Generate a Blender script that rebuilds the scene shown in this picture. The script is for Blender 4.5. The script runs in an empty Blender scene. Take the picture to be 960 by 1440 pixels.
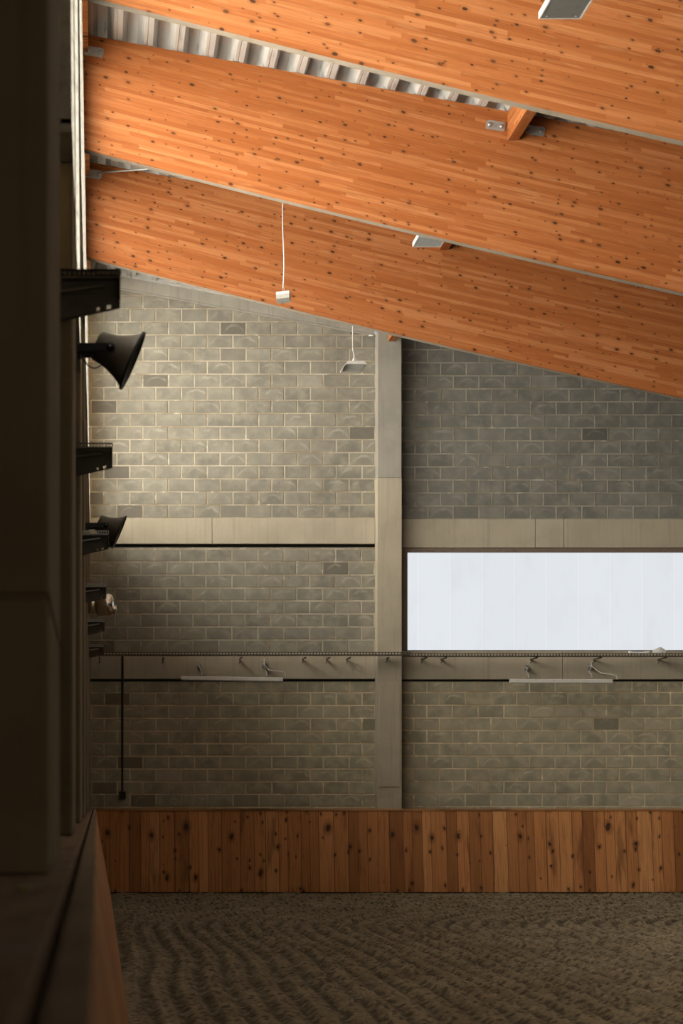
import bpy, bmesh, math, random
from mathutils import Vector, Matrix
random.seed(7)
C = bpy.context.scene.collection
F, VX, VY, H = 3404.0, 136.0, 1122.0, 1.425      # focal length in pixels, vanishing point, eye height
WY = 37.0                                         # far wall plane
def P(px, py, y):                                 # photograph measurement at a known distance -> metres
    return Vector(((px - VX) * y / F, y, H + (VY - py) * y / F))
def roof_z(x): return H + 8.055 - .182 * x
def belly_z(x): return H + 6.825 - .2587 * x + .0031 * x * x

# ------------------------------------------------------------------ shader helper
class NT:
    def __init__(s, name):
        s.m = bpy.data.materials.new(name); s.m.use_nodes = True
        s.t = s.m.node_tree; s.t.nodes.clear()
        s.out = s.t.nodes.new('ShaderNodeOutputMaterial')
    def n(s, typ, **kw):
        nd = s.t.nodes.new(typ)
        for k, v in kw.items(): setattr(nd, k, v)
        return nd
    def put(s, sock, v):
        if isinstance(v, bpy.types.NodeSocket): s.t.links.new(v, sock)
        elif v is not None:
            if sock.type == 'RGBA' and len(v) == 3: v = (*v, 1)
            sock.default_value = v
    def math(s, op, a, b=None, c=None, clamp=False):
        nd = s.n('ShaderNodeMath', operation=op, use_clamp=clamp)
        s.put(nd.inputs[0], a)
        if b is not None: s.put(nd.inputs[1], b)
        if c is not None: s.put(nd.inputs[2], c)
        return nd.outputs[0]
    def uv(s):
        return s.n('ShaderNodeTexCoord').outputs['UV']
    def obj(s):
        return s.n('ShaderNodeTexCoord').outputs['Object']
    def sep(s, v):
        nd = s.n('ShaderNodeSeparateXYZ'); s.put(nd.inputs[0], v); return nd.outputs
    def comb(s, x, y, z=0.0):
        nd = s.n('ShaderNodeCombineXYZ')
        s.put(nd.inputs[0], x); s.put(nd.inputs[1], y); s.put(nd.inputs[2], z); return nd.outputs[0]
    def scale(s, v, sc):
        nd = s.n('ShaderNodeMapping'); s.put(nd.inputs['Vector'], v); nd.inputs['Scale'].default_value = sc; return nd.outputs[0]
    def noise(s, v, scale=5, detail=3, rough=.55, dist=0):
        nd = s.n('ShaderNodeTexNoise'); s.put(nd.inputs['Vector'], v)
        nd.inputs['Scale'].default_value = scale; nd.inputs['Detail'].default_value = detail
        nd.inputs['Roughness'].default_value = rough; nd.inputs['Distortion'].default_value = dist
        return nd.outputs[0]
    def white(s, v):
        nd = s.n('ShaderNodeTexWhiteNoise', noise_dimensions='3D'); s.put(nd.inputs['Vector'], v); return nd.outputs
    def voro(s, v, scale, rnd=1.0):
        nd = s.n('ShaderNodeTexVoronoi', voronoi_dimensions='2D', feature='F1'); s.put(nd.inputs['Vector'], v)
        nd.inputs['Scale'].default_value = scale; nd.inputs['Randomness'].default_value = rnd
        return nd.outputs
    def rng(s, v, a, b, c=0., d=1., smooth=True):
        nd = s.n('ShaderNodeMapRange', interpolation_type='SMOOTHSTEP' if smooth else 'LINEAR')
        s.put(nd.inputs['Value'], v)
        for i, q in zip(('From Min', 'From Max', 'To Min', 'To Max'), (a, b, c, d)): s.put(nd.inputs[i], q)
        return nd.outputs[0]
    def mix(s, f, a, b, mode='MIX'):
        nd = s.n('ShaderNodeMix', data_type='RGBA', blend_type=mode)
        s.put(nd.inputs[0], f); s.put(nd.inputs[6], a); s.put(nd.inputs[7], b); return nd.outputs[2]
    def ramp(s, f, stops):
        nd = s.n('ShaderNodeValToRGB'); s.put(nd.inputs[0], f); e = nd.color_ramp.elements
        while len(e) < len(stops): e.new(.5)
        for el, (p, c) in zip(e, stops): el.position = p; el.color = (*c, 1)
        return nd.outputs[0]
    def bump(s, h, strength=.3, dist=.01):
        nd = s.n('ShaderNodeBump'); nd.inputs['Strength'].default_value = strength
        nd.inputs['Distance'].default_value = dist; s.put(nd.inputs['Height'], h); return nd.outputs[0]
    def bsdf(s, col, rough=.8, metal=0., normal=None, spec=.3):
        b = s.n('ShaderNodeBsdfPrincipled')
        s.put(b.inputs['Base Color'], col); s.put(b.inputs['Roughness'], rough); s.put(b.inputs['Metallic'], metal)
        b.inputs['Specular IOR Level'].default_value = spec
        if normal is not None: s.put(b.inputs['Normal'], normal)
        s.t.links.new(b.outputs[0], s.out.inputs[0]); return s.m

def mat_blocks(name='concrete_blocks', tone=(1, 1, 1)):
    s = NT(name); uv = s.uv(); u, v, _ = s.sep(uv)
    big = s.noise(s.obj(), 60, 2)
    wob = s.math('MULTIPLY', s.math('SUBTRACT', s.noise(s.obj(), 9, 3), .5), .07)
    row = s.math('FLOOR', v); par = s.math('MODULO', s.math('ADD', row, 1000.), 2.)
    uu = s.math('ADD', u, s.math('MULTIPLY', par, .5))
    col = s.math('FLOOR', uu); fu = s.math('FRACT', uu); fv = s.math('FRACT', v)
    w = s.white(s.comb(col, row, 3.3)); rv, rc = w[0], w[1]
    r1, r2, r3 = s.sep(rc)
    # distance to the block edge in courses (a block is two courses long)
    du = s.math('MULTIPLY', s.math('MINIMUM', fu, s.math('SUBTRACT', 1., fu)), 2.)
    dv = s.math('MINIMUM', fv, s.math('SUBTRACT', 1., fv))
    d = s.math('ADD', s.math('MINIMUM', du, dv), s.math('MULTIPLY', wob, .6))
    block = s.rng(d, .035, .075)
    body = s.mix(s.rng(rv, 0, 1, smooth=False), (.215, .208, .182), (.30, .288, .25))
    body = s.mix(s.rng(s.noise(s.obj(), 5, 4), .35, .7), body, (.36, .34, .285))
    body = s.mix(s.math('MULTIPLY', s.rng(r1, .93, .96), .62), body, (.085, .08, .07))
    body = s.mix(s.math('MULTIPLY', s.rng(r1, .05, .02), .5), body, (.44, .42, .36))
    # pale bow-shaped bloom that the moulds left on many blocks
    x = s.math('SUBTRACT', fu, s.math('ADD', .5, s.math('MULTIPLY', s.math('SUBTRACT', r2, .5), .2)))
    arc = s.math('SUBTRACT', .78, s.math('MULTIPLY', s.math('MULTIPLY', x, x), s.math('ADD', 1.4, s.math('MULTIPLY', r3, 2.2))))
    da = s.math('ABSOLUTE', s.math('ADD', s.math('SUBTRACT', fv, arc), s.math('MULTIPLY', wob, 7.)))
    bow = s.math('MULTIPLY', s.rng(da, .16, .0), s.rng(r2, .35, .8))
    bow = s.math('MULTIPLY', bow, s.rng(s.math('ABSOLUTE', x), .46, .2))
    body = s.mix(s.math('MULTIPLY', s.math('MULTIPLY', bow, s.rng(s.noise(s.obj(), 4.5, 2), .38, .62)), .5), body, (.56, .535, .46))
    under = s.math('MULTIPLY', s.rng(s.math('SUBTRACT', arc, fv), .0, .35), s.rng(r3, .3, .7))
    body = s.mix(s.math('MULTIPLY', under, .28), body, (.2, .19, .165))
    body = s.mix(s.math('MULTIPLY', big, .25), body, (.2, .19, .17))
    mort = s.mix(s.rng(s.noise(s.obj(), 1.3, 3), .35, .65), (.33, .28, .205), (.52, .47, .38))
    mort = s.mix(s.rng(s.noise(s.obj(), 6, 3), .55, .7), mort, (.6, .56, .48))
    c = s.mix(block, mort, body)
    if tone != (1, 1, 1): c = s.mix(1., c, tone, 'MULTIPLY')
    h = s.math('ADD', s.math('MULTIPLY', block, 1.), s.math('MULTIPLY', s.noise(s.obj(), 90, 2), .25))
    h = s.math('ADD', h, s.math('MULTIPLY', rv, .35))
    return s.bsdf(c, .92, normal=s.bump(h, .6, .012), spec=.15)

def mat_concrete(name, a, b, stain, scale=1.):
    s = NT(name); o = s.obj()
    c = s.mix(s.rng(s.noise(o, 2.2 * scale, 5), .35, .7), a, b)
    c = s.mix(s.math('MULTIPLY', s.rng(s.noise(s.scale(o, (14, 14, .7)), 1, 4), .5, .75), .35), c, stain)
    pits = s.rng(s.voro(s.scale(o, (1, 1, 1)), 9)[0], .035, .02)
    fine = s.noise(o, 55, 3)
    c = s.mix(s.math('MULTIPLY', fine, .25), c, stain)
    c = s.mix(s.math('MULTIPLY', pits, .5), c, (.06, .05, .04))
    return s.bsdf(c, .88, normal=s.bump(s.math('ADD', fine, s.math('MULTIPLY', pits, -2.)), .25, .006), spec=.2)

def mat_glulam():
    s = NT('glulam_spruce'); u, v, _ = s.sep(s.uv())
    row = s.math('FLOOR', s.math('DIVIDE', v, .04))
    fv = s.math('FRACT', s.math('DIVIDE', v, .04))
    ro = s.white(s.comb(row, 1.7, .4))[0]
    uo = s.math('ADD', u, s.math('MULTIPLY', ro, 9.))
    cell = s.math('FLOOR', s.math('DIVIDE', uo, 1.15))
    t = s.white(s.comb(row, cell, 2.2))[0]
    c = s.ramp(t, [(0, (.355, .105, .024)), (.35, (.405, .127, .032)), (.7, (.45, .152, .045)), (1, (.525, .205, .073))])
    gr = s.noise(s.comb(s.math('MULTIPLY', uo, 1.6), s.math('MULTIPLY', v, 85.), s.math('MULTIPLY', t, 20.)), 1, 3, .6, .6)
    c = s.mix(s.math('MULTIPLY', s.rng(gr, .42, .72), .55), c, (.22, .065, .014))
    pale = s.noise(s.comb(s.math('MULTIPLY', uo, 2.2), s.math('MULTIPLY', v, 22.), 5.), 1, 3)
    c = s.mix(s.math('MULTIPLY', s.rng(pale, .55, .75), .28), c, (.66, .36, .17))
    seam = s.rng(s.math('MINIMUM', fv, s.math('SUBTRACT', 1., fv)), .05, .0)
    c = s.mix(s.math('MULTIPLY', seam, .28), c, (.2, .06, .015))
    wob = s.math('MULTIPLY', s.noise(s.comb(s.math('MULTIPLY', u, 14.), s.math('MULTIPLY', v, 14.)), 1, 2), .02)
    kv = s.comb(s.math('ADD', u, wob), s.math('ADD', s.math('MULTIPLY', v, 1.7), wob))
    for sc, th, r, seed in ((4.4, .48, .135, 0.), (7.0, .26, .12, 3.7)):
        vo = s.voro(s.comb(*s.sep(kv)[:2]) if not seed else s.math_vec_add(kv, seed), sc)
        cr = s.sep(vo[1])
        rad = s.math('MULTIPLY', s.math('ADD', .35, s.math('MULTIPLY', cr[1], .75)), r)
        on = s.rng(cr[0], th, th - .02)
        halo = s.math('MULTIPLY', s.rng(vo[0], s.math('MULTIPLY', rad, 2.4), s.math('MULTIPLY', rad, .9)), on)
        knot = s.math('MULTIPLY', s.rng(vo[0], rad, s.math('MULTIPLY', rad, .55)), on)
        c = s.mix(s.math('MULTIPLY', halo, .5), c, (.30, .10, .025))
        c = s.mix(s.math('MULTIPLY', knot, .93), c, s.mix(cr[2], (.035, .012, .004), (.13, .042, .012)))
    return s.bsdf(c, .62, normal=s.bump(gr, .08, .004), spec=.25)
def _mva(s, v, k):
    nd = s.n('ShaderNodeVectorMath', operation='ADD'); s.put(nd.inputs[0], v); nd.inputs[1].default_value = (k, k * 1.3, 0); return nd.outputs[0]
NT.math_vec_add = _mva

def mat_planks(name, tint=1.):
    s = NT(name); u, v, _ = s.sep(s.uv())
    k = s.math('ADD', s.math('DIVIDE', u, .17), s.math('MULTIPLY', s.noise(s.comb(s.math('MULTIPLY', u, 1.7), 0.), 1, 1), 2.2))
    row = s.math('FLOOR', k); f = s.math('FRACT', k)
    w = s.white(s.comb(row, 4.1, .2)); t = w[0]; r1, r2, r3 = s.sep(w[1])
    c = s.ramp(t, [(0, (.33, .125, .036)), (.12, (.50, .20, .064)), (.5, (.66, .275, .092)), (1, (.74, .345, .13))])
    vv = s.math('ADD', v, s.math('MULTIPLY', t, 31.))
    gr = s.noise(s.comb(s.math('MULTIPLY', u, 46.), s.math('MULTIPLY', vv, 1.4), s.math('MULTIPLY', t, 9.)), 1, 3, .6, 1.2)
    c = s.mix(s.math('MULTIPLY', s.rng(gr, .42, .72), .5), c, (.2, .068, .018))
    st = s.noise(s.comb(s.math('MULTIPLY', u, 5.), s.math('MULTIPLY', vv, .8), 2.), 1, 3)
    c = s.mix(s.math('MULTIPLY', s.rng(st, .54, .7), .65), c, (.15, .052, .016))
    wob = s.math('MULTIPLY', s.noise(s.comb(s.math('MULTIPLY', u, 9.), s.math('MULTIPLY', v, 9.)), 1, 2), .05)
    for sc, th, r, seed in ((3.0, .55, .11, 1.3), (5.5, .4, .10, 7.9)):
        vo = s.voro(s.math_vec_add(s.comb(s.math('ADD', u, wob), s.math('ADD', s.math('MULTIPLY', v, .62), wob)), seed), sc)
        cr = s.sep(vo[1])
        rad = s.math('MULTIPLY', s.math('ADD', .3, s.math('MULTIPLY', cr[1], .8)), r)
        on = s.rng(cr[0], th, th - .02)
        c = s.mix(s.math('MULTIPLY', s.math('MULTIPLY', s.rng(vo[0], s.math('MULTIPLY', rad, 2.6), s.math('MULTIPLY', rad, .8)), on), .55), c, (.16, .052, .014))
        c = s.mix(s.math('MULTIPLY', s.math('MULTIPLY', s.rng(vo[0], rad, s.math('MULTIPLY', rad, .6)), on), .9), c, (.035, .014, .006))
    seam = s.rng(s.math('MINIMUM', f, s.math('SUBTRACT', 1., f)), .045, .01)
    c = s.mix(s.math('MULTIPLY', seam, .75), c, (.07, .024, .008))
    if tint != 1.: c = s.mix(1., c, (tint, tint, tint), 'MULTIPLY')
    return s.bsdf(c, .6, normal=s.bump(s.math('SUBTRACT', gr, s.math('MULTIPLY', seam, 3.)), .15, .004), spec=.3)

def mat_sand():
    s = NT('arena_sand'); o = s.obj()
    c = s.mix(s.rng(s.noise(o, 1.1, 4), .35, .65), (.25, .187, .115), (.345, .267, .173))
    g = s.noise(o, 34, 4, .7)
    c = s.mix(s.rng(g, .45, .7), c, (.09, .066, .042))
    c = s.mix(s.math('MULTIPLY', s.rng(s.noise(o, 75, 2), .6, .75), .5), c, (.24, .195, .14))
    clod = s.noise(s.scale(o, (1, .3, 1)), 16, 3, .6)
    c = s.mix(s.math('MULTIPLY', s.rng(clod, .58, .72), .6), c, (.06, .043, .027))
    dp = s.n('ShaderNodeAttribute', attribute_name='groove_tone').outputs['Fac']
    c = s.mix(s.math('MULTIPLY', s.math('MULTIPLY', dp, s.rng(g, .25, .5)), .85), c, (.035, .025, .015))
    vo = s.voro(s.scale(o, (1, .55, 1)), 13); vr = s.sep(vo[1])
    c = s.mix(s.math('MULTIPLY', s.math('MULTIPLY', s.rng(vo[0], .42, .2), s.rng(vr[0], .62, .58)), .7), c, (.05, .036, .021))
    c = s.mix(s.math('MULTIPLY', s.math('MULTIPLY', s.rng(vo[0], .35, .15), s.rng(vr[0], .9, .93)), .5), c, (.34, .28, .2))
    return s.bsdf(c, .95, normal=s.bump(s.math('ADD', s.math('MULTIPLY', g, .7), s.math('MULTIPLY', clod, .5)), .5, .02), spec=.1)

def mat_plain(name, col, rough=.5, metal=0., grime=None, spec=.4):
    s = NT(name); o = s.obj()
    g = grime or tuple(q * .55 for q in col)
    c = s.mix(s.math('MULTIPLY', s.rng(s.noise(o, 18, 4), .45, .75), .5), col, g)
    return s.bsdf(c, rough, metal, spec=spec)

def mat_ledge():
    s = NT('dusty_ledge_timber'); o = s.obj()
    c = s.mix(s.rng(s.noise(s.scale(o, (22, 2, 22)), 1, 4), .4, .7), (.19, .105, .05), (.115, .06, .03))
    c = s.mix(s.rng(s.noise(o, 3, 3), .45, .7), c, (.16, .12, .08))
    return s.bsdf(c, .85, spec=.2)

def mat_deck():
    s = NT('galvanised_roof_deck'); o = s.obj()
    c = s.mix(s.rng(s.noise(s.scale(o, (5, .5, 5)), 1, 4), .35, .7), (.60, .585, .55), (.48, .46, .42))
    c = s.mix(s.math('MULTIPLY', s.rng(s.noise(s.scale(o, (9, .8, 9)), 1, 4), .58, .72), .6), c, (.17, .15, .12))
    return s.bsdf(c, .5, .15, spec=.4)

def mat_daylight(name, col, strength, panel=None, clear=0.):
    s = NT(name); u, v, _ = s.sep(s.uv())
    e = s.n('ShaderNodeEmission')
    fine = s.math('MULTIPLY', s.math('ADD', s.math('SINE', s.math('MULTIPLY', u, 330.)), 1.), .5)
    c = s.mix(s.math('MULTIPLY', fine, .045), col, tuple(q * .5 for q in col))
    if panel:
        f = s.math('FRACT', s.math('DIVIDE', s.math('SUBTRACT', u, panel[1]), panel[0]))
        j = s.rng(f, .035, .02)
        c = s.mix(s.math('MULTIPLY', j, .35), c, (1, 1, 1))
        edge = s.math('MULTIPLY', s.rng(f, .045, .035), s.rng(f, .03, .038))
        c = s.mix(s.math('MULTIPLY', edge, .3), c, tuple(q * .55 for q in col))
        cell = s.white(s.comb(s.math('FLOOR', s.math('DIVIDE', s.math('SUBTRACT', u, panel[1]), panel[0])), .3, 1.))[0]
        c = s.mix(s.math('MULTIPLY', cell, .09), c, tuple(q * .6 for q in col))
        dust = s.math('MULTIPLY', s.rng(s.noise(s.comb(s.math('MULTIPLY', u, 3.), s.math('MULTIPLY', v, 1.3)), 1, 4), .45, .8), .16)
        c = s.mix(dust, c, (.52, .54, .57))
    s.put(e.inputs[0], c); e.inputs[1].default_value = strength
    if clear:
        tr = s.n('ShaderNodeBsdfTransparent'); mx = s.n('ShaderNodeMixShader'); mx.inputs[0].default_value = clear
        s.t.links.new(e.outputs[0], mx.inputs[1]); s.t.links.new(tr.outputs[0], mx.inputs[2])
        s.t.links.new(mx.outputs[0], s.out.inputs[0])
    else: s.t.links.new(e.outputs[0], s.out.inputs[0])
    return s.m

M = dict(
    blocks=mat_blocks('concrete_blocks', (1.02, .985, .915)), blocks_grey=mat_blocks('darker_grey_blocks', (.80, .80, .795)), blocks_dusty_lit=mat_blocks('dusty_brightened_blocks', (1.55, 1.45, 1.2)),  # lower blocks: tan dust, also lightened in place of missing light
    concrete=mat_concrete('cast_concrete', (.54, .475, .355), (.47, .41, .305), (.29, .25, .185)),
    concrete_grey=mat_concrete('grey_cast_concrete', (.42, .388, .325), (.35, .325, .27), (.22, .2, .165)),
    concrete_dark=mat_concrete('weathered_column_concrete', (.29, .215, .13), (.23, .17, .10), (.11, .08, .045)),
    glulam=mat_glulam(), planks=mat_planks('kickboard_planks'), capwood=mat_planks('cap_timber', .8),
    sand=mat_sand(), deck=mat_deck(), ledge=mat_ledge(),
    galv=mat_plain('galvanised_steel', (.42, .43, .42), .42, .6),
    zinc=mat_plain('zinc_tray', (.36, .34, .30), .5, .4),
    bracket=mat_plain('dark_bracket_steel', (.10, .085, .065), .5, .4),
    polished=mat_plain('polished_steel', (.72, .66, .57), .16, 1.),
    railsteel=mat_plain('dull_rail_steel', (.17, .145, .11), .5, .3),
    black=mat_plain('black_paint', (.012, .011, .010), .5),
    underside=mat_concrete('dusty_planed_underside', (.40, .335, .255), (.33, .27, .2), (.2, .15, .1)),
    horn=mat_plain('dark_grey_horn_plastic', (.12, .096, .072), .55),
    white=mat_plain('white_enamel', (.74, .71, .65), .4, 0, (.6, .57, .5)),
    lens=mat_plain('frosted_lamp_lens', (.46, .45, .40), .3),
    lampgrey=mat_plain('lamp_reflector_grey', (.24, .23, .2), .3),
    brown=mat_plain('brown_window_frame', (.20, .15, .11), .5),
    dark=mat_plain('dark_cable', (.02, .017, .014), .6),
    cord=mat_plain('pale_cord', (.62, .58, .52), .6),
    film=mat_plain('white_plastic_film', (.82, .8, .76), .35),
    scrap=mat_plain('yellow_scrap', (.30, .2, .06), .7),
    stable=mat_plain('dark_stained_boarding', (.035, .026, .018), .85),
    joint=mat_plain('dark_joint', (.03, .025, .02), .9),
    window=mat_daylight('daylit_polycarbonate', (.79, .825, .86), 1.0, (45 / 92., (588 - VX) / 92.)),
    fillglow=mat_daylight('near_fill_glow', (1., .88, .68), 1.5),
    glazing=mat_daylight('daylit_side_glazing', (1., .955, .86), 9.0),
    glazing_bright=mat_daylight('brighter_side_glazing', (1., .95, .84), 12.6),
)

# ------------------------------------------------------------------ mesh helper
class MB:
    def __init__(s): s.v = []; s.f = []; s.smooth = []
    def add(s, vs, fs, smooth=False):
        o = len(s.v); s.v += [Vector(p) for p in vs]
        for f in fs: s.f.append([i + o for i in f]); s.smooth.append(smooth)
        return s
    def box(s, x0, x1, y0, y1, z0, z1, rot=None, piv=None):
        vs = [Vector((x, y, z)) for z in (z0, z1) for y in (y0, y1) for x in (x0, x1)]
        if rot is not None:
            piv = Vector(piv); vs = [piv + rot @ (p - piv) for p in vs]
        return s.add(vs, [(0, 2, 3, 1), (4, 5, 7, 6), (0, 1, 5, 4), (2, 6, 7, 3), (0, 4, 6, 2), (1, 3, 7, 5)])
    def prism(s, pts, axis, a, b):
        """polygon pts (2-D) extruded along axis from a to b; axis 'y': pts are (x,z); 'x': (y,z); 'z': (x,y)"""
        def mk(p, t):
            return {'y': (p[0], t, p[1]), 'x': (t, p[0], p[1]), 'z': (p[0], p[1], t)}[axis]
        n = len(pts); vs = [mk(p, a) for p in pts] + [mk(p, b) for p in pts]
        fs = [tuple(range(n)), tuple(range(2 * n - 1, n - 1, -1))]
        fs += [(i, i + n, (i + 1) % n + n, (i + 1) % n) for i in range(n)]
        return s.add(vs, fs)
    def tube(s, pts, r, seg=10, cap=True):
        pts = [Vector(p) for p in pts]; n = len(pts); vs = []; fs = []
        ref = None
        for i, p in enumerate(pts):
            t = (pts[min(i + 1, n - 1)] - pts[max(i - 1, 0)]).normalized()
            if ref is None:
                ref = Vector((0, 0, 1)) if abs(t.z) < .9 else Vector((1, 0, 0))
            a = (ref - t * ref.dot(t)).normalized(); b = t.cross(a); ref = a
            rr = r[i] if isinstance(r, (list, tuple)) else r
            vs += [p + (a * math.cos(2 * math.pi * k / seg) + b * math.sin(2 * math.pi * k / seg)) * rr for k in range(seg)]
        for i in range(n - 1):
            for k in range(seg):
                fs.append((i * seg + k, i * seg + (k + 1) % seg, (i + 1) * seg + (k + 1) % seg, (i + 1) * seg + k))
        s.add(vs, fs, True)
        if cap: s.add(vs[:seg], [tuple(range(seg - 1, -1, -1))]); s.add(vs[-seg:], [tuple(range(seg))])
        return s
    def lathe(s, base, axis, prof, seg=40):
        """prof: list of (distance along axis, radius)"""
        base = Vector(base); t = Vector(axis).normalized()
        a = t.orthogonal().normalized(); b = t.cross(a); vs = []; fs = []
        for d, r in prof:
            vs += [base + t * d + (a * math.cos(2 * math.pi * k / seg) + b * math.sin(2 * math.pi * k / seg)) * max(r, 1e-5) for k in range(seg)]
        for i in range(len(prof) - 1):
            for k in range(seg):
                fs.append((i * seg + k, i * seg + (k + 1) % seg, (i + 1) * seg + (k + 1) % seg, (i + 1) * seg + k))
        return s.add(vs, fs, True)
    def build(s, name, mat, parent=None, origin=None, uvf=None, bevel=0, fixn=True):
        base = parent.matrix_world.translation.copy() if parent is not None else Vector((0, 0, 0))
        if parent is not None:
            q = parent; base = Vector((0, 0, 0))
            while q is not None: base += q.location; q = q.parent
        if origin is None:
            if parent is None:
                lo = [min(p[i] for p in s.v) for i in range(3)]; hi = [max(p[i] for p in s.v) for i in range(3)]
                origin = Vector(((lo[0] + hi[0]) / 2, (lo[1] + hi[1]) / 2, lo[2]))
            else: origin = base.copy()
        origin = Vector(origin)
        me = bpy.data.meshes.new(name)
        me.from_pydata([p - origin for p in s.v], [], s.f); me.update()
        bm = bmesh.new(); bm.from_mesh(me)
        for f, sm in zip(bm.faces, s.smooth): f.smooth = sm
        if fixn: bmesh.ops.recalc_face_normals(bm, faces=bm.faces)
        if uvf:
            uvl = bm.loops.layers.uv.new('UVMap')
            for f in bm.faces:
                for l in f.loops: l[uvl].uv = uvf(l.vert.co + origin, f)
        bm.to_mesh(me); bm.free()
        mats = mat if isinstance(mat, (list, tuple)) else [mat]
        for m in mats: me.materials.append(m)
        ob = bpy.data.objects.new(name, me); C.objects.link(ob)
        ob.location = origin - base
        if parent is not None: ob.parent = parent
        if bevel:
            md = ob.modifiers.new('soft_edges', 'BEVEL'); md.width = bevel; md.segments = 2; md.limit_method = 'ANGLE'
        return ob
def tag(o, label=None, cat=None, group=None, kind=None):
    if label: o['label'] = label
    if cat: o['category'] = cat
    if group: o['group'] = group
    if kind: o['kind'] = kind
    return o
def empty(name, loc, label, cat, group=None, kind=None):
    o = bpy.data.objects.new(name, None); o.empty_display_size = .1; C.objects.link(o); o.location = loc
    return tag(o, label, cat, group, kind)
def copy_tree(o, parent=None):
    c = o.copy(); C.objects.link(c)
    if parent is not None: c.parent = parent
    for ch in list(o.children): copy_tree(ch, c)
    return c
def rx(px): return (px - VX) / 92.0
def rz(py): return H + (VY - py) / 92.0

# ================================================================== THE SETTING
XR, YN = 24.0, -7.0            # right wall, near wall
# --- arena floor with harrow tracks that run along the left side and turn in front of the far wall
def floor_mesh():
    import numpy as np
    xs = np.concatenate([np.arange(.1, 9.9, .02), np.linspace(10, XR + .4, 14)])
    xs = np.concatenate([[-.75], xs])
    ys = np.concatenate([np.linspace(YN - .3, 13.8, 14), np.arange(14, 36.9, .045), [37.6]])
    X, Y = np.meshgrid(xs, ys)
    xc, yc = 10.5, 26.5
    rr = np.where(Y < yc, xc - X, np.hypot(xc - np.minimum(X, xc), Y - yc))
    d = xc - rr
    w = .06 * np.sin(X * .9 + Y * .45) + .02 * np.sin(Y * 1.1 - X * .4)
    ph = (d + w) / .205
    fr = (ph + .5) % 1 - .5
    Z = -.024 * np.exp(-(fr / .20) ** 2) + .010 * np.exp(-((np.abs(fr) - .33) / .12) ** 2) + .012 * np.sin(2 * np.pi * ph / 4.1 + .6)
    rs = np.random.RandomState(3)
    lump = rs.normal(0, 1, Z.shape)
    for _ in range(2): lump = (lump + np.roll(lump, 1, 0) + np.roll(lump, 1, 1) + np.roll(lump, -1, 1)) / 2.6
    Z = Z * (1 + .25 * lump) + .005 * lump
    ins = (X > .3) & (X < 10) & (Y > 14) & (Y < 35.9)
    Z = np.where(ins, Z, -.004)
    n, m = X.shape
    co = np.stack([X, Y, Z], -1).reshape(-1, 3)
    i = np.arange(n * m).reshape(n, m)
    fa = np.stack([i[:-1, :-1], i[:-1, 1:], i[1:, 1:], i[1:, :-1]], -1).reshape(-1, 4)
    me = bpy.data.meshes.new('floor')
    me.from_pydata(co.tolist(), [], fa.tolist()); me.update()
    for p in me.polygons: p.use_smooth = True
    groove_tone = np.exp(-(fr / .2) ** 2) * np.clip(.75 + .55 * lump, 0, 1) * (X < 10) * (Y > 13.9)  # darkens the sand unevenly along the grooves
    at = me.attributes.new('groove_tone', 'FLOAT', 'POINT'); at.data.foreach_set('value', groove_tone.reshape(-1).astype('float32'))
    me.materials.append(M['sand'])
    o = bpy.data.objects.new('floor', me); C.objects.link(o); o['kind'] = 'structure'
floor_mesh()

# --- far wall in concrete block
def far_wall():
    mb = MB(); regs = []
    def region(pts, ref):
        mb.prism([(rx(a), z) for a, z in pts], 'y', WY, WY + .3)
        regs.append((min(rx(a) for a, z in pts), max(rx(a) for a, z in pts), min(z for a, z in pts), max(z for a, z in pts), ref))
    xr = VX + XR * 92
    top = lambda px: roof_z(rx(px)) - .2
    region([(70, rz(728.3)), (547, rz(728.3)), (547, top(547)), (70, top(70))], (490.3, 728.3, 36.25, 18.36))
    region([(547, rz(730)), (xr, rz(730)), (xr, top(xr) + .19), (547, top(547) + .19)], (818.2, 730, 36.15, 18.33))
    region([(70, rz(917)), (547, rz(917)), (547, rz(769.5)), (70, rz(769.5))], (453.2, 917.9, 36.4, 18.27))
    region([(70, -.1), (547, -.1), (547, rz(958.5)), (70, rz(958.5))], (509, 1134.7, 36.2, 17.86))
    region([(547, -.1), (xr, -.1), (xr, rz(958.5)), (547, rz(958.5))], (834, 1134.0, 36.0, 17.82))
    region([(VX + 10.4 * 92, rz(914)), (xr, rz(914)), (xr, rz(771)), (VX + 10.4 * 92, rz(771))], (818.2, 914, 36.15, 18.33))
    # dark recess behind the open joints under the ring beams
    def uvf(co, f):
        c = sum((v.co for v in f.verts), Vector()) / len(f.verts)
        for x0, x1, z0, z1, (xj, yb, pw, ph) in regs:
            if x0 - .01 <= co.x <= x1 + .01 and z0 - .01 <= co.z <= z1 + .01:
                fx = c.x + org.x; fz = c.z + org.z
                if x0 <= fx <= x1 and z0 <= fz <= z1:
                    return ((co.x * 92 + VX - xj) / pw, (yb - (VY - (co.z - H) * 92)) / ph)
        return (0, 0)
    org = Vector((0, WY, 0))
    o = mb.build('wall_far', [M['blocks'], M['blocks_grey'], M['blocks_dusty_lit']], origin=org, uvf=uvf); tag(o, kind='structure')
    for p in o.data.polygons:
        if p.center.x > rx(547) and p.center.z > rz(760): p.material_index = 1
        elif p.center.z < rz(958): p.material_index = 2
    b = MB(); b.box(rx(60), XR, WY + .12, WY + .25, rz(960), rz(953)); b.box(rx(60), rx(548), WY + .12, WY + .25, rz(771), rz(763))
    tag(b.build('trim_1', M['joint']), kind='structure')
far_wall()
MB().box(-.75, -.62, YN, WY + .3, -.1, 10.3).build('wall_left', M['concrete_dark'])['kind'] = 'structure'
MB().box(XR, XR + .2, YN, WY + .3, -.1, 7.2).build('wall_right', M['stable'])['kind'] = 'structure'
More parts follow.
